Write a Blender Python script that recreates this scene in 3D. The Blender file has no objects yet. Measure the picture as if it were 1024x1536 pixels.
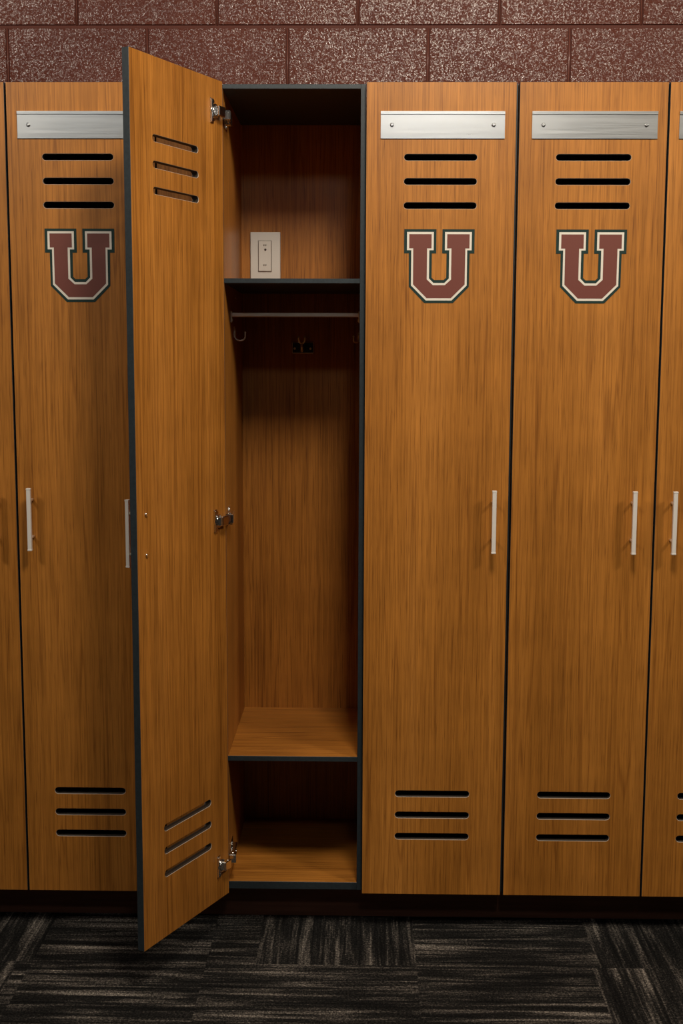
import bpy, bmesh, math, random
from mathutils import Vector, Matrix, Euler
random.seed(7)
scn = bpy.context.scene
COL = scn.collection

# ------------------------------------------------------------------ materials
def new_mat(name, base=(.5, .5, .5), rough=.5, metal=0., spec=.5):
    m = bpy.data.materials.new(name); m.use_nodes = True
    b = m.node_tree.nodes['Principled BSDF']
    b.inputs['Base Color'].default_value = (*base, 1)
    b.inputs['Roughness'].default_value = rough
    b.inputs['Metallic'].default_value = metal
    b.inputs['Specular IOR Level'].default_value = spec
    return m

class N:
    """small node helper"""
    def __init__(s, m): s.t = m.node_tree; s.b = s.t.nodes['Principled BSDF']
    def add(s, typ, **kw):
        n = s.t.nodes.new(typ)
        for k, v in kw.items(): setattr(n, k, v)
        return n
    def link(s, a, b): s.t.links.new(a, b)
    def noise(s, vec, scale, detail=4, rough=.5, dist=0.):
        n = s.add('ShaderNodeTexNoise'); n.inputs['Scale'].default_value = scale
        n.inputs['Detail'].default_value = detail; n.inputs['Roughness'].default_value = rough
        n.inputs['Distortion'].default_value = dist
        if vec is not None: s.link(vec, n.inputs['Vector'])
        return n.outputs['Fac']
    def mapping(s, vec, scale, loc=(0, 0, 0)):
        n = s.add('ShaderNodeMapping'); n.inputs['Scale'].default_value = scale
        n.inputs['Location'].default_value = loc; s.link(vec, n.inputs['Vector'])
        return n.outputs['Vector']
    def ramp(s, fac, stops):
        n = s.add('ShaderNodeValToRGB'); e = n.color_ramp.elements
        while len(e) > 1: e.remove(e[-1])
        e[0].position = stops[0][0]; e[0].color = (*stops[0][1], 1)
        for p, c in stops[1:]:
            x = e.new(p); x.color = (*c, 1)
        s.link(fac, n.inputs['Fac']); return n.outputs['Color']
    def mix(s, a, b, fac, mode='MIX'):
        n = s.add('ShaderNodeMix', data_type='RGBA', blend_type=mode)
        for v, i in ((fac, 0), (a, 6), (b, 7)):
            if isinstance(v, (int, float)): n.inputs[i].default_value = v
            elif isinstance(v, tuple): n.inputs[i].default_value = (*v, 1)
            else: s.link(v, n.inputs[i])
        return n.outputs[2]
    def math(s, op, a, b=0.):
        n = s.add('ShaderNodeMath', operation=op)
        for i, v in enumerate((a, b)):
            if isinstance(v, (int, float)): n.inputs[i].default_value = v
            else: s.link(v, n.inputs[i])
        return n.outputs[0]
    def bump(s, h, strength, dist):
        n = s.add('ShaderNodeBump'); n.inputs['Strength'].default_value = strength
        n.inputs['Distance'].default_value = dist
        s.link(h, n.inputs['Height']); s.link(n.outputs['Normal'], s.b.inputs['Normal'])

def wood(name, along='z'):
    """amber laminate with straight fine grain running along one axis of the object"""
    m = new_mat(name, rough=.42, spec=.42); n = N(m)
    tc = n.add('ShaderNodeTexCoord'); oi = n.add('ShaderNodeObjectInfo')
    r = n.math('MULTIPLY', oi.outputs['Random'], 37.)
    cb = n.add('ShaderNodeCombineXYZ'); n.link(r, cb.inputs[0]); n.link(r, cb.inputs[2])
    ad = n.add('ShaderNodeVectorMath', operation='ADD')
    n.link(tc.outputs['Object'], ad.inputs[0]); n.link(cb.outputs[0], ad.inputs[1])
    v = ad.outputs[0]
    def S(a, l):
        return (a, a, l) if along == 'z' else (l, a, a)
    broad = n.noise(n.mapping(v, S(9, .55)), 1, 2, .5, .4)
    mid = n.noise(n.mapping(v, S(95, 1.6)), 1, 3, .55, .3)
    fine = n.noise(n.mapping(v, S(260, 5)), 1, 3, .6)
    pore = n.noise(n.mapping(v, S(480, 14)), 1, 2, .5)
    cloud = n.noise(n.mapping(v, (5, 5, 9) if along == 'z' else (9, 5, 5)), 1, 3, .5)
    c = n.ramp(broad, [(.30, (.325, .124, .0175)), (.5, (.380, .148, .0225)), (.72, (.435, .175, .030))])
    c2 = n.ramp(mid, [(.28, (.86, .84, .81)), (.45, (.97, .96, .95)), (.75, (1.10, 1.10, 1.09))])
    c = n.mix(c, c2, .9, 'MULTIPLY')
    c3 = n.ramp(fine, [(.3, (.64, .60, .56)), (.5, (1, 1, 1)), (.70, (1.22, 1.22, 1.20))])
    c = n.mix(c, c3, .9, 'MULTIPLY')
    c4 = n.ramp(pore, [(.30, (.55, .5, .45)), (.42, (1, 1, 1))])
    c = n.mix(c, c4, .75, 'MULTIPLY')
    c5 = n.ramp(cloud, [(.3, (.90, .89, .88)), (.7, (1.08, 1.08, 1.08))])
    c = n.mix(c, c5, .9, 'MULTIPLY')
    vein = n.noise(n.mapping(v, S(26, .55)), 1, 2, .45, .3)
    c6 = n.ramp(vein, [(.485, (1, 1, 1)), (.497, (.72, .67, .62)), (.503, (.72, .67, .62)), (.515, (1.05, 1.05, 1.05)), (.60, (1, 1, 1)), (.607, (.80, .76, .72)), (.614, (1, 1, 1))])
    c = n.mix(c, c6, .8, 'MULTIPLY')
    n.link(c, n.b.inputs['Base Color'])
    n.link(n.math('ADD', n.math('MULTIPLY', fine, .16), .34), n.b.inputs['Roughness'])
    n.bump(fine, .18, .0006)
    return m

def metal_brushed(name, base, rough, sc=(6, 900, 900), strength=.25, metal=1.):
    m = new_mat(name, base, rough, metal); n = N(m)
    tc = n.add('ShaderNodeTexCoord')
    f = n.noise(n.mapping(tc.outputs['Object'], sc), 1, 3, .6)
    n.bump(f, strength, .0004)
    n.link(n.math('ADD', n.math('MULTIPLY', f, .18), rough - .09), n.b.inputs['Roughness'])
    return m

M = {}
M['wood'] = wood('amber_wood_laminate', 'z')
M['wood_x'] = wood('amber_wood_laminate_crosswise', 'x')
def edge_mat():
    m = new_mat('charcoal_edge_band_and_undershade', (.030, .045, .052), .45); n = N(m)
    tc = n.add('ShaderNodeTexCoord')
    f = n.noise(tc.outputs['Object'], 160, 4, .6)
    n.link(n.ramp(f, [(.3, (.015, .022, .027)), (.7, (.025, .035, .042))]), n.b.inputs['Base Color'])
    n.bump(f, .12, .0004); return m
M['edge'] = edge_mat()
def core_mat():
    m = new_mat('routed_slot_core', (.16, .11, .075), .5); n = N(m)
    tc = n.add('ShaderNodeTexCoord')
    f = n.noise(tc.outputs['Object'], 420, 3, .6)
    n.link(n.ramp(f, [(.3, (.035, .027, .021)), (.7, (.065, .050, .040))]), n.b.inputs['Base Color']); return m
M['core'] = core_mat()
M['lip'] = new_mat('pale_routed_lip', (.50, .42, .35), .5)
def kick_mat():
    m = new_mat('dark_brown_plinth_laminate', (.03, .015, .01), .55); n = N(m)
    tc = n.add('ShaderNodeTexCoord')
    f = n.noise(n.mapping(tc.outputs['Object'], (5, 60, 160)), 1, 4, .6)
    n.link(n.ramp(f, [(.3, (.16, .062, .032)), (.7, (.23, .092, .050))]), n.b.inputs['Base Color']); return m
M['kick'] = kick_mat()
M['alu'] = metal_brushed('brushed_aluminium', (.64, .66, .67), .32, (7, 500, 500), .05)
M['steel'] = metal_brushed('brushed_steel_plate', (.66, .63, .58), .48, (9, 500, 800), .2, .85)
M['nickel'] = metal_brushed('satin_nickel', (.80, .76, .71), .42, (700, 700, 8), .15, .2)
M['chrome'] = new_mat('polished_nickel', (.88, .86, .83), .18, 1.)
M['rodsteel'] = new_mat('dull_steel', (.80, .70, .56), .42, .7)
M['black'] = new_mat('black_plastic', (.012, .012, .012), .5)
M['green'] = new_mat('dark_green_vinyl', (.009, .030, .026), .6, 0, .25)
M['white'] = new_mat('white_vinyl', (.70, .66, .58), .5)
M['maroon'] = new_mat('maroon_vinyl', (.150, .040, .028), .48)
for k in ('green', 'white', 'maroon'):
    n = N(M[k]); tc = n.add('ShaderNodeTexCoord')
    f = n.noise(tc.outputs['Object'], 700, 3, .6); n.bump(f, .2, .0003)
M['mark'] = new_mat('grey_print', (.22, .19, .16), .6)

def block_mat():
    m = new_mat('maroon_painted_block', (.09, .028, .02), .21, 0, .5); n = N(m)
    g = n.add('ShaderNodeNewGeometry'); p = g.outputs['Position']
    a = n.noise(p, 200, 2, .55); b = n.noise(p, 420, 2, .5); c = n.noise(p, 5, 3, .5)
    h = n.math('ADD', n.math('MULTIPLY', a, .75), n.math('MULTIPLY', b, .35))
    n.link(n.ramp(c, [(.3, (.078, .023, .0155)), (.7, (.096, .030, .020))]), n.b.inputs['Base Color'])
    n.bump(h, 1., .0017)
    g2 = n.noise(p, 270, 3, .6)
    gl = n.ramp(g2, [(.47, (.03, .03, .03)), (.60, (.85, .85, .85))])
    n.link(gl, n.b.inputs['Specular IOR Level'])
    return m
M['block'] = block_mat()
M['bead'] = new_mat('glossy_maroon_joint_bead', (.16, .055, .04), .3, 0, 1.)
M['mortar'] = new_mat('maroon_painted_joint', (.085, .025, .017), .6, 0, .15)

def carpet_mat():
    m = new_mat('charcoal_carpet_tile', rough=.95, spec=.1); n = N(m)
    uv = n.add('ShaderNodeUVMap'); u = uv.outputs['UV']
    g = n.add('ShaderNodeNewGeometry'); p = g.outputs['Position']
    s1 = n.noise(n.mapping(u, (2.6, 44, 1)), 1, 4, .6, .6)
    s2 = n.noise(n.mapping(u, (5.0, 150, 1)), 1, 3, .6)
    cl = n.noise(n.mapping(u, (5, 7, 1)), 1, 3, .5)
    fib = n.noise(p, 240, 4, .8)
    v = n.math('ADD', n.math('MULTIPLY', s1, .55), n.math('MULTIPLY', s2, .25))
    v = n.math('ADD', v, n.math('MULTIPLY', cl, .20))
    v = n.math('ADD', v, n.math('MULTIPLY', n.math('SUBTRACT', n.noise(p, 150, 4, .8), .5), .32))
    c = n.ramp(v, [(.40, (.006, .006, .006)), (.50, (.018, .017, .016)), (.57, (.092, .081, .072)), (.66, (.31, .275, .24))])
    fc = n.ramp(fib, [(.36, (.12, .12, .12)), (.5, (.8, .8, .8)), (.66, (2.6, 2.6, 2.5))])
    c = n.mix(c, fc, 1., 'MULTIPLY')
    n.link(c, n.b.inputs['Base Color'])
    n.bump(fib, .9, .004)
    return m
M['carpet'] = carpet_mat()
M['paint'] = new_mat('dark_wall_paint', (.06, .05, .045), .8)  # unseen walls coloured dark to cut bounced light
M['ceil'] = new_mat('ceiling_dark', (.08, .08, .08), .9)  # unseen ceiling, likewise darkened to keep bounce low

# ------------------------------------------------------------------ mesh helpers
def box(bm, x0, x1, y0, y1, z0, z1, mi=0, bev=0., seg=1):
    r = bmesh.ops.create_cube(bm, size=1)
    vs = r['verts']
    for v in vs:
        v.co = Vector((x0 + (v.co.x + .5) * (x1 - x0), y0 + (v.co.y + .5) * (y1 - y0), z0 + (v.co.z + .5) * (z1 - z0)))
    fs = set(f for v in vs for f in v.link_faces)
    for f in fs: f.material_index = mi
    if bev > 0:
        es = list(set(e for v in vs for e in v.link_edges))
        bmesh.ops.bevel(bm, geom=es, offset=bev, segments=seg, affect='EDGES', profile=.5)
    return vs

def cyl(bm, p0, p1, r, seg=16, mi=0, r2=None):
    p0 = Vector(p0); p1 = Vector(p1); d = p1 - p0
    res = bmesh.ops.create_cone(bm, cap_ends=True, segments=seg, radius1=r, radius2=r if r2 is None else r2, depth=d.length)
    q = d.to_track_quat('Z', 'Y').to_matrix().to_4x4()
    bmesh.ops.transform(bm, matrix=Matrix.Translation((p0 + p1) / 2) @ q, verts=res['verts'])
    for f in set(f for v in res['verts'] for f in v.link_faces):
        f.material_index = mi; f.smooth = len(f.verts) == 4
    return res['verts']

def tube(bm, pts, r, seg=10, mi=0, taper=None):
    pts = [Vector(p) for p in pts]; rings = []
    up = Vector((0, 0, 1))
    prev = None
    for i, p in enumerate(pts):
        if i == 0: t = pts[1] - p
        elif i == len(pts) - 1: t = p - pts[i - 1]
        else: t = (pts[i + 1] - pts[i - 1])
        t.normalize()
        if prev is None:
            a = t.orthogonal().normalized()
        else:
            a = (prev - t * prev.dot(t)).normalized()
        prev = a; b = t.cross(a)
        rr = r * (taper[i] if taper else 1)
        rings.append([bm.verts.new(p + (a * math.cos(k * 2 * math.pi / seg) + b * math.sin(k * 2 * math.pi / seg)) * rr) for k in range(seg)])
    for i in range(len(rings) - 1):
        for k in range(seg):
            f = bm.faces.new((rings[i][k], rings[i][(k + 1) % seg], rings[i + 1][(k + 1) % seg], rings[i + 1][k]))
            f.smooth = True; f.material_index = mi
    for rg, rev in ((rings[0], True), (rings[-1], False)):
        f = bm.faces.new(list(reversed(rg)) if rev else rg); f.material_index = mi

def prism(bm, poly, y0, y1, mi=0):
    """outline in x-z extruded along y; y0 is the side towards the viewer"""
    a = [bm.verts.new((x, y0, z)) for x, z in poly]; b = [bm.verts.new((x, y1, z)) for x, z in poly]
    fs = [bm.faces.new(a), bm.faces.new(list(reversed(b)))]
    k = len(poly)
    for i in range(k):
        fs.append(bm.faces.new((a[i], b[i], b[(i + 1) % k], a[(i + 1) % k])))
    for f in fs: f.material_index = mi
    return fs

def prism_x(bm, poly, x0, x1, mi=0):
    a = [bm.verts.new((x0, y, z)) for y, z in poly]; b = [bm.verts.new((x1, y, z)) for y, z in poly]
    fs = [bm.faces.new(a), bm.faces.new(list(reversed(b)))]
    k = len(poly)
    for i in range(k):
        fs.append(bm.faces.new((a[i], b[i], b[(i + 1) % k], a[(i + 1) % k])))
    for f in fs: f.material_index = mi

def obj(name, bm, mats, parent=None, loc=(0, 0, 0), rz=0., fixn=True):
    if fixn: bmesh.ops.recalc_face_normals(bm, faces=bm.faces)
    me = bpy.data.meshes.new(name); bm.to_mesh(me); bm.free()
    for m in (mats if isinstance(mats, (list, tuple)) else [mats]): me.materials.append(m)
    o = bpy.data.objects.new(name, me); COL.objects.link(o)
    o.location = loc; o.rotation_euler = (0, 0, rz)
    if parent is not None: o.parent = parent
    return o

def tag(o, label, cat, group=None, kind=None):
    o['label'] = label
    if cat: o['category'] = cat
    if group: o['group'] = group
    if kind: o['kind'] = kind
    return o

def thing(name, label, cat, loc, group=None):
    o = bpy.data.objects.new(name, None); o.empty_display_size = .1
    COL.objects.link(o); o.location = loc
    return tag(o, label, cat, group)

# ------------------------------------------------------------------ measures (metres; x along the row, y into the wall)
ZB = .10; H = 1.83; T = .0165          # door bottom, door height, door thickness
FY = .019                              # front of the carcass
DB = .416                              # inner face of back panel
PT = .0115                             # panel thickness

def slot_outline(cx, cz, w, h, n=7):
    r = h / 2; pts = []
    for sgn, a0 in ((1, -90), (-1, 90)):
        for i in range(n + 1):
            a = math.radians(a0 + 180 * i / n)
            pts.append((cx + sgn * (w / 2 - r) + r * math.cos(a), cz + r * math.sin(a)))
    return pts

def door_mesh(W, slots):
    bm = bmesh.new()
    def loop(pts):
        vs = [bm.verts.new((x, 0, z)) for x, z in pts]
        return [bm.edges.new((vs[i], vs[(i + 1) % len(vs)])) for i in range(len(vs))]
    ed = loop([(0, 0), (W, 0), (W, H), (0, H)])
    for s in slots: ed += loop(slot_outline(*s))
    bmesh.ops.triangle_fill(bm, edges=ed, use_beauty=True, use_dissolve=False)
    # drop faces accidentally filled inside slots
    for f in list(bm.faces):
        c = f.calc_center_median()
        for (cx, cz, w, h) in slots:
            if abs(c.z - cz) < h / 2 * .98 and abs(c.x - cx) < w / 2 * .98 and all(abs(v.co.z - cz) < h * .51 and abs(v.co.x - cx) < w * .51 for v in f.verts):
                bm.faces.remove(f); break
    r = bmesh.ops.extrude_face_region(bm, geom=list(bm.faces))
    for v in [g for g in r['geom'] if isinstance(g, bmesh.types.BMVert)]: v.co.y += T
    bmesh.ops.recalc_face_normals(bm, faces=bm.faces)
    sharp = [e for e in bm.edges if len(e.link_faces) == 2 and e.calc_face_angle(0) > 1.2]
    bmesh.ops.bevel(bm, geom=sharp, offset=.0006, segments=1, affect='EDGES')
    bm.normal_update()
    for f in bm.faces:
        c = f.calc_center_median()
        if abs(f.normal.y) > .9: f.material_index = 0
        elif c.x < .002 or c.x > W - .002 or c.z < .002 or c.z > H - .002: f.material_index = 1
        elif abs(f.normal.y) > .2: f.material_index = 3
        else: f.material_index = 2
    return bm

def handle_mesh():
    """square pull bar with end caps on two round posts; z is measured from the door bottom"""
    bm = bmesh.new()
    zc = .981 - ZB
    box(bm, -.0046, .0046, -.034, -.0250, zc - .069, zc + .069, 0, .0012, 2)
    box(bm, -.0050, .0050, -.0345, -.0245, zc + .0665, zc + .0705, 0, .0006)
    box(bm, -.0050, .0050, -.0345, -.0245, zc - .0705, zc - .0665, 0, .0006)
    for s in (-1, 1):
        cyl(bm, (0, -.0265, zc + s * .042), (0, .0003, zc + s * .042), .0034, 16, 1)
    return bm
def handle_screw(T, s):
    bm = bmesh.new(); zc = .981 - ZB
    for z in (zc + s * .042,):
        cyl(bm, (0, T - .0005, z), (0, T + .0016, z), .0046, 20)
        cyl(bm, (0, T + .0016, z), (0, T + .0026, z), .0046, 20, 0, .0028)
    return bm

def plate_mesh(w):
    """extruded name card holder: flat back, rolled top lip, thin bottom lip, two screws; origin at its centre"""
    bm = bmesh.new(); h = .0285
    prof = [(0, -h), (-.0028, -h), (-.0028, -h + .0030), (-.0016, -h + .0030),
            (-.0016, h - .0068), (-.0034, h - .0062), (-.0034, h), (0, h)]
    prism_x(bm, prof, -w / 2, w / 2)
    for s in (-1, 1):
        x = s * (w / 2 - .024)
        cyl(bm, (x, -.0012, .0), (x, -.0030, .0), .0042, 18)
        cyl(bm, (x, -.0030, .0), (x, -.0042, .0), .0042, 18, 0, .0022)
    return bm

K = .153 / 450
def emblem_mesh():
    """block letter U in three stacked vinyl layers"""
    def mir(half):
        # half: right half from inner top down to the middle of the inner bottom, then the outer side back up
        pts = [(a * K, -(b - 1278) * K) for a, b in half]
        left = [(-x, z) for x, z in reversed(pts)]
        return pts, left
    g_in = [(19, 1045), (19, 1197), (47, 1197), (47, 1350), (31, 1365)]
    g_out = [(92, 1511), (193, 1408), (195, 1197), (225, 1197), (225, 1045)]
    w_in = [(36, 1062), (36, 1177), (64, 1177), (64, 1355), (35, 1384)]
    w_out = [(83, 1495), (179, 1400), (179, 1177), (207, 1177), (207, 1062)]
    m_in = [(50, 1076), (50, 1165), (78, 1165), (78, 1362), (38, 1398)]
    m_out = [(78, 1480), (166, 1393), (167, 1165), (193, 1165), (193, 1076)]
    bm = bmesh.new()
    for (i_, o_, d, mi) in ((g_in, g_out, .0006, 0), (w_in, w_out, .0009, 1), (m_in, m_out, .0012, 2)):
        c = lambda L: [(a * K, -(b - 1278) * K) for a, b in L]
        R_in, R_out = c(i_), c(o_)
        poly = R_in + [(-x, z) for x, z in reversed(R_in)]          # right top inner -> bottom -> left top inner
        poly += [(-x, z) for x, z in reversed(R_out)]               # left top outer -> bottom left
        poly += R_out                                               # bottom right -> right top outer
        prism(bm, poly, -d, .0, mi)
    return bm

def hinge_cup(T):
    """flange plate with two screws and the short arm, on the inner face of the door (door coordinates)"""
    bm = bmesh.new()
    box(bm, .036, .0485, T, T + .0022, -.026, .026, 0, .001)
    box(bm, .044, .0485, T + .001, T + .0055, -.024, .024, 0, .001)
    cyl(bm, (.034, T, 0), (.034, T + .005, 0), .0150, 24)
    cyl(bm, (.034, T + .005, 0), (.034, T + .0068, 0), .0120, 24, 0, .0100)
    for s in (-1, 1):
        cyl(bm, (.0405, T + .002, s * .019), (.0405, T + .0042, s * .019), .0042, 14)
    box(bm, .012, .036, T + .004, T + .016, -.0105, .0105, 0, .0015)
    cyl(bm, (.020, T + .010, -.011), (.020, T + .010, .011), .0035, 12)
    return bm

def hinge_arm(xi, y0):
    """cranked arm, base plate and screws on the side panel (locker coordinates)"""
    bm = bmesh.new()
    box(bm, xi + .0, xi + .0025, y0 + .024, y0 + .070, -.022, .022, 0, .001)
    for s in (-1, 1):
        cyl(bm, (xi + .002, y0 + .040, s * .016), (xi + .005, y0 + .040, s * .016), .0045, 14)
    box(bm, xi + .0025, xi + .014, y0 + .0, y0 + .064, -.0090, .0090, 0, .0014)
    box(bm, xi + .001, xi + .0185, y0 - .016, y0 + .006, -.0105, .0105, 0, .0016)
    cyl(bm, (xi + .010, y0 - .004, -.012), (xi + .010, y0 - .004, .012), .003, 12)
    box(bm, xi + .004, xi + .014, y0 + .006, y0 + .016, -.0165, -.0078, 0, .001)
    cyl(bm, (xi + .0135, y0 + .03, 0), (xi + .0155, y0 + .03, 0), .004, 14)
    return bm

def panel(name, dims, mats, parent, bev=.0005, paint_under_shade=False):
    """board whose front (towards the viewer) edge carries charcoal banding; faces: 0 = wood, 1 = edge, also the painted underside shade"""
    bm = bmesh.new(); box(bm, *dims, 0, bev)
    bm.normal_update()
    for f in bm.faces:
        if f.normal.y < -.5 or (paint_under_shade and f.normal.z < -.5): f.material_index = 1  # undersides coloured charcoal to stand in for shade inside the locker
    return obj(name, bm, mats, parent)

SU = [(1.7725 - ZB, .0138), (1.7215 - ZB, .0138), (1.6705 - ZB, .0138)]
SL = [(.3435 - ZB, .0150), (.2925 - ZB, .0150), (.2410 - ZB, .0150)]

def make_locker(x0, x1, label, hx, uc, us, lc, ls, pc, pw, ec, group='wooden lockers in the row', opened=None, filler=None, wide=0.):
    W = x1 - x0
    L = thing('locker', label, 'locker', (x0, 0, ZB), group)
    bx0, bx1 = .0004, W - .0006 + wide
    if opened: bx0 = opened['bx0'] - x0
    inw = [M['wood'], M['edge']]; inx = [M['wood_x'], M['edge']]
    panel('side_panel', (bx0, bx0 + PT, FY, DB, .0, H), inw, L)
    panel('side_panel', (bx1 - PT, bx1, FY, DB, .0, H), inw, L)
    panel('top_panel', (bx0 + PT, bx1 - PT, FY + .0003, DB, H - .010, H - .0003), inx, L, paint_under_shade=True)
    panel('bottom_panel', (bx0 + PT, bx1 - PT, FY + .0003, DB, .0003, .0185), inx, L)
    bm = bmesh.new(); box(bm, bx0, bx1, DB, DB + .010, 0, H, 0, .0005)
    obj('back_panel', bm, M['wood'], L)
    slots = [(uc - x0, z, us, h) for z, h in SU] + [(lc - x0, z, ls, h) for z, h in SL]
    bm = door_mesh(W, slots)
    dm = [M['wood'], M['edge'], M['core'], M['lip']]
    if opened:
        th = opened['th']
        D = obj('door', bm, dm, L, (opened['ox'] - x0, opened['oy'], 0), -th, False)
    else:
        D = obj('door', bm, dm, L, fixn=False)
    D['label'] = 'wood laminate door with charcoal edge banding and vent slots' if not opened else 'open wood laminate door showing its inner face'
    obj('handle', handle_mesh(), [M['nickel'], M['rodsteel']], D, (hx - x0, 0, 0))
    p = obj('name_plate', plate_mesh(pw), M['alu'], D, (pc - x0, 0, 1.8400 - ZB))
    obj('letter_emblem', emblem_mesh(), [M['green'], M['white'], M['maroon']], D, (ec - x0, 0, 1.5410 - ZB))
    if opened:
        for s in (-1, 1): obj('handle_screw', handle_screw(T, s), M['chrome'], D, (hx - x0, 0, 0))
        xi = bx0 + PT
        for z in (1.862, .981, .180):
            obj('hinge_cup', hinge_cup(T), M['chrome'], D, (0, 0, z - ZB))
            obj('hinge', hinge_arm(xi, FY), M['chrome'], L, (0, 0, z - ZB))
        # shelves
        s = panel('shelf', (xi, bx1 - PT, FY + .001, DB, 1.505 - ZB, 1.5155 - ZB), inx, L, paint_under_shade=True)
        s = panel('bench_shelf', (xi, bx1 - PT, FY + .001, DB, .4115 - ZB, .4235 - ZB), inx, L, paint_under_shade=True)
        # coat rail: flattened tube with end brackets
        bm = bmesh.new(); y = .150; z = 1.4415 - ZB
        box(bm, xi + .002, bx1 - PT - .002, y - .006, y + .006, z - .0050, z + .0045, 0, .002, 2)
        for xx, s in ((xi, 1), (bx1 - PT, -1)):
            box(bm, min(xx, xx + s * .003), max(xx, xx + s * .003), y - .010, y + .010, z - .018, z + .008, 0, .001)
            cyl(bm, (xx + s * .003, y, z - .013), (xx + s * .0045, y, z - .013), .003, 12)
        obj('coat_rail', bm, M['rodsteel'], L)
        # J shaped wire hooks on both side panels
        def jhook(x, y, z, s, out, yy=0.):
            bm = bmesh.new()
            box(bm, min(x, x + s * .002), max(x, x + s * .002), y - .007, y + .007, z - .002, z + .024, 0, .0008)
            R = out / 2; pts = [(x + s * .003, y, z + .020), (x + s * .003, y, z)]
            for i in range(9):
                a = math.pi * i / 8
                t = i / 8
                pts.append((x + s * (.003 + R - R * math.cos(a)), y - yy * t, z - .75 * R * math.sin(a)))
            pts.append((x + s * (.003 + 2 * R), y - yy, z + .010))
            tube(bm, pts, .0019, 10, 0)
            r = bmesh.ops.create_uvsphere(bm, u_segments=10, v_segments=6, radius=.0026)
            bmesh.ops.translate(bm, vec=pts[-1], verts=r['verts'])
            return bm
        obj('coat_hook', jhook(xi, .215, 1.392 - ZB, 1, .024), M['rodsteel'], L)
        obj('coat_hook', jhook(bx1 - PT, .30, 1.385 - ZB, -1, .012, .02), M['rodsteel'], L)
        # two-pronged hook on the back panel
        bm = bmesh.new(); x = -.158 - x0; z = 1.367 - ZB
        box(bm, x - .026, x + .030, DB - .004, DB, z - .012, z + .016, 1, .0015, 2)
        for xx in (x - .019, x + .021):
            cyl(bm, (xx, DB - .004, z + .0), (xx, DB - .006, z), .003, 12)
        tube(bm, [(x, DB - .003, z - .004), (x, DB - .018, z - .006), (x, DB - .026, z + .002), (x, DB - .024, z + .012)], .0032, 10, 0, [1.2, 1.1, 1.1, 1])
        for s in (-1, 1):
            tube(bm, [(x, DB - .024, z + .012), (x + s * .006, DB - .027, z + .016), (x + s * .0085, DB - .030, z + .024), (x + s * .007, DB - .031, z + .031)], .0028, 10, 0, [1, .9, .9, 1.1])
        obj('coat_hook', bm, [M['rodsteel'], M['black']], L)
        bm = bmesh.new(); cyl(bm, (xi, .24, 1.4855 - ZB), (xi + .002, .24, 1.4855 - ZB), .0028, 12)
        obj('shelf_pin', bm, M['chrome'], L)
    if filler:
        bm = bmesh.new(); box(bm, filler[0] - x0, filler[1] - x0, 0.0, T, 0, H, 0, .0006)
        obj('filler_strip', bm, M['wood'], L)
        bm = bmesh.new(); box(bm, filler[0] - x0 + .002, bx0 - .002, DB - .3, DB, 0, H, 0, .0006)
        obj('filler_backing', bm, M['kick'], L)
    return L, D

# camera-left to camera-right
TH = math.radians(117.09)
make_locker(-1.1045, -.7825, 'closed wooden locker cropped by the far left edge of the photo, only a sliver visible',
            -.8270, -.9435, .157, -.9435, .171, -.9435, .267, -.9435)
make_locker(-.7785, -.4570, 'closed wooden locker with letter U, handle at its left edge, behind the swung-open door',
            -.7455, -.6255, .155, -.6300, .164, -.6215, .267, -.6255)
L, D = make_locker(-.3235, -.0015, 'open wooden locker with its door swung out, showing shelves and hooks inside',
            -.3235 + .291, -.1515, .157, -.1655, .176, -.1625, .267, -.1625,
            opened=dict(th=TH, ox=-.3093 - T * math.sin(TH), oy=-.0027 - T * math.cos(TH), bx0=-.3230), wide=.0024,
            filler=(-.4535, -.3270))
make_locker(.0010, .3235, 'closed wooden locker with a bright name plate directly right of the open locker',
            .2890, .1620, .158, .1620, .171, .1655, .267, .1615, wide=.0060)
make_locker(.3300, .6478, 'closed wooden locker with a dull grey name plate, second right of the open locker',
            .5990, .4915, .162, .4880, .168, .4920, .269, .4920, wide=.0036)
make_locker(.6518, .9735, 'closed wooden locker cropped by the right edge of the photo, handle on left',
            .6878, .8130, .158, .8110, .170, .8080, .270, .8130)

# wall plate with a rocker control, fixed inside the open locker above the shelf
wp = thing('switch_plate', 'small pale metal switch plate inside the open locker, just above its upper shelf', 'switch', (-.251, DB, 1.5955))
bm = bmesh.new(); box(bm, -.0385, .0385, -.0060, -.0002, -.0625, .0625, 0, .0018, 2)
obj('plate', bm, M['steel'], wp)
bm = bmesh.new(); box(bm, -.0185, .0165, -.0072, -.0055, -.0365, .0415, 1)
box(bm, -.0170, .0150, -.0095, -.0058, -.0350, .0400, 0, .0010, 2)
ins = obj('rocker', bm, [M['steel'], M['mark']], wp)
bm = bmesh.new(); cyl(bm, (.0005, -.0092, .0185), (.0005, -.0112, .0185), .0028, 14)
obj('screw', bm, M['chrome'], ins)
for z in (.0295, -.0200):
    bm = bmesh.new()
    for i, (a, b) in enumerate(((-.0055, -.0035), (-.0030, -.0018), (-.0010, .0012), (.0018, .0032))):
        box(bm, a, b, -.0099, -.0093, z - .0022 + (.0008 if i % 2 else 0), z + .0022)
    obj('printed_mark', bm, M['mark'], ins)

# plinth below the lockers
bm = bmesh.new(); box(bm, -1.1045, .9735, .092, .400, 0, ZB - .0003, 0, .001)
tag(obj('plinth', bm, M['kick']), 'recessed dark brown toe kick plinth running under the whole row of lockers', 'plinth')

# ------------------------------------------------------------------ the room
WY = .45; RX0, RX1, RY0, CZ = -2.4, 2.5, -5.0, 3.06
bm = bmesh.new()
bw, bh, j = .3525, .176, .0088
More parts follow.
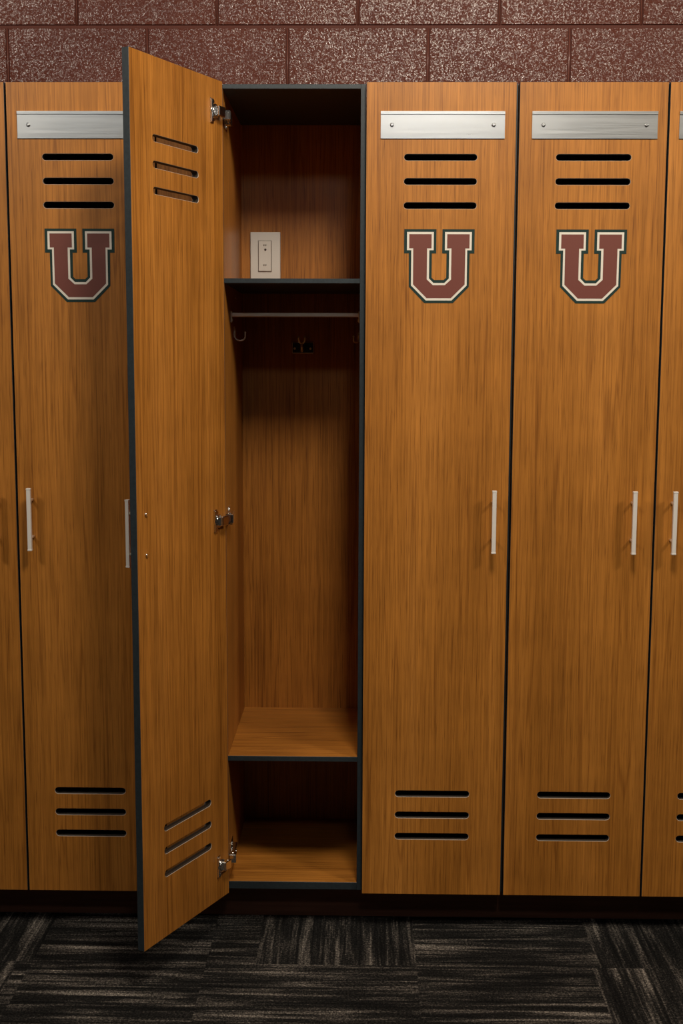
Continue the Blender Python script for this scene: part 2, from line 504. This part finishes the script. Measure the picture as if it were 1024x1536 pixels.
# backing slab
box(bm, RX0, RX1, WY + .0040, WY + .10, 0, CZ, 1)
row = 0; z = 2.1665 - 13 * bh + 0
while z < CZ:
    par = (round((z - 2.1665) / bh)) % 2
    xo = -.020 if par == 0 else .156
    k0 = int((RX0 - xo) / bw) - 1
    for k in range(k0, k0 + 18):
        a = max(RX0, xo + k * bw + j / 2); b = min(RX1, xo + (k + 1) * bw - j / 2)
        z0 = max(0., z + j / 2); z1 = min(CZ, z + bh - j / 2)
        if b - a < .02 or z1 - z0 < .02: continue
        n0 = len(bm.faces); box(bm, a, b, WY, WY + .02, z0, z1, 0, .0008, 1)
        bm.faces.ensure_lookup_table()
        for f in bm.faces[n0:]:
            if f.normal.length == 0: f.normal_update()
            if f.calc_area() < .002: f.material_index = 1
        cxj = xo + k * bw
        if RX0 + .01 < cxj < RX1 - .01:
            cyl(bm, (cxj, WY + .0035, z0 - .001), (cxj, WY + .0035, z1 + .001), .0022, 10, 2)
    z += bh
wb = obj('wall_back', bm, [M['block'], M['mortar'], M['bead']]); wb['kind'] = 'structure'
def struct(name, m, *d):
    bm = bmesh.new(); box(bm, *d); o = obj(name, bm, m); o['kind'] = 'structure'; return o
struct('wall_left', M['paint'], RX0 - .1, RX0, RY0, WY + .1, 0, CZ)
struct('wall_right', M['paint'], RX1, RX1 + .1, RY0, WY + .1, 0, CZ)
struct('wall_front', M['paint'], RX0 - .1, RX1 + .1, RY0 - .1, RY0, 0, CZ)
struct('ceiling', M['ceil'], RX0 - .1, RX1 + .1, RY0 - .1, WY + .1, CZ, CZ + .1)

# carpet tiles: one mesh, each tile with its own direction of streaks
bm = bmesh.new(); uvl = bm.loops.layers.uv.new('UVMap')
S = .441; ys = [WY + .1 - .0, -.145, -.145 - S, -.145 - 2 * S, -.145 - 3 * S, -.145 - 4 * S, -.145 - 5 * S, -.145 - 6 * S, -.145 - 7 * S, RY0 - .1]
xs0 = [-2.5, -2.06, -1.62, -1.18, -.735, -.345, .123, .530, .972, 1.413, 1.854, 2.295, 2.6]
pat0 = [1, 0, 1, 1, 0, 1, 0, 1, 0, 1, 0, 1]       # 1 = streaks run towards the lockers
pat1 = [0, 1, 0, 1, 0, 0, 0, 1, 1, 0, 1, 0]
for r in range(len(ys) - 1):
    if ys[r + 1] >= ys[r]: continue
    for c in range(len(xs0) - 1):
        d = pat0[c] if r == 0 else pat1[c] if r == 1 else (r + c) % 2
        if r == 0 and c == 5:
            cells = [(-.345, -.235, 0), (-.235, .123, 1)]
        elif r == 1 and c == 3: cells = [(xs0[c], -.765, 1), (-.765, xs0[c + 1], 0)]
        elif r == 1 and c == 6: cells = [(xs0[c], .512, 0), (.512, xs0[c + 1], 1)]
        else: cells = [(xs0[c], xs0[c + 1], d)]
        for (xa, xb, dd) in cells:
            vs = [bm.verts.new(p) for p in ((xa, ys[r + 1], 0), (xb, ys[r + 1], 0), (xb, ys[r], 0), (xa, ys[r], 0))]
            f = bm.faces.new(vs); off = (random.uniform(0, 50), random.uniform(0, 50))
            for lp in f.loops:
                u, v = (lp.vert.co.y, lp.vert.co.x) if dd else (lp.vert.co.x, lp.vert.co.y)
                lp[uvl].uv = (u + off[0], v + off[1])
# slab below
vs = [bm.verts.new(p) for p in ((-2.5, RY0 - .1, -.02), (2.6, RY0 - .1, -.02), (2.6, WY + .1, -.02), (-2.5, WY + .1, -.02))]
fl = obj('floor', bm, M['carpet'], fixn=False); fl['kind'] = 'structure'

# ------------------------------------------------------------------ lights
def area(name, loc, sx, sy, power, col, target=None):
    l = bpy.data.lights.new(name, 'AREA'); l.shape = 'RECTANGLE'; l.size = sx; l.size_y = sy
    l.energy = power; l.color = col
    o = bpy.data.objects.new(name, l); COL.objects.link(o); o.location = loc
    if target is not None:
        o.rotation_euler = (Vector(target) - Vector(loc)).to_track_quat('-Z', 'Y').to_euler()
    return o
area('ceiling_lamp_centre', (.26, -1.36, 3.0), .36, .70, 76, (1, .88, .72), (.22, 0, 1.2))
area('ceiling_lamp_left', (-1.85, -1.85, 3.0), .42, .50, 56, (1, .90, .77), (-1.0, 0, .9))
area('ceiling_lamp_right', (2.15, -1.70, 3.0), .42, .50, 74, (1, .88, .72), (.9, 0, .9))
area('ceiling_lamp_rear', (.26, -3.1, 3.0), .30, .30, 9, (.95, .97, 1), (.25, 0, 1.9))
area('ceiling_lamp_rear_left', (-1.5, -3.1, 3.0), .30, .30, 2.5, (.82, .93, 1), (-1.0, 0, 1.8))
w = bpy.data.worlds.new('World'); scn.world = w; w.use_nodes = True
w.node_tree.nodes['Background'].inputs[0].default_value = (.5, .55, .6, 1)
w.node_tree.nodes['Background'].inputs[1].default_value = .004

# ------------------------------------------------------------------ camera
f = 1783.43; yaw, pit, rol = -.0159, .1233, .0037
fw = Vector((math.sin(yaw) * math.cos(pit), math.cos(yaw) * math.cos(pit), -math.sin(pit)))
r = Vector((math.cos(yaw), -math.sin(yaw), 0)); u = r.cross(fw)
r2 = r * math.cos(rol) + u * math.sin(rol); u2 = u * math.cos(rol) - r * math.sin(rol)
cd = bpy.data.cameras.new('camera'); cam = bpy.data.objects.new('camera', cd); COL.objects.link(cam)
mw = Matrix((r2, u2, -fw)).transposed().to_4x4(); mw.translation = Vector((-.0075, -2.6488, 1.3268))
cam.matrix_world = mw
cd.sensor_fit = 'VERTICAL'; cd.sensor_height = 36.; cd.lens = f / 1536 * 36.
cd.clip_start = .05
scn.camera = cam

scn.view_settings.view_transform = 'Standard'; scn.view_settings.look = 'None'
scn.view_settings.gamma = 1; scn.view_settings.use_curve_mapping = False
scn.view_settings.exposure = -0.47
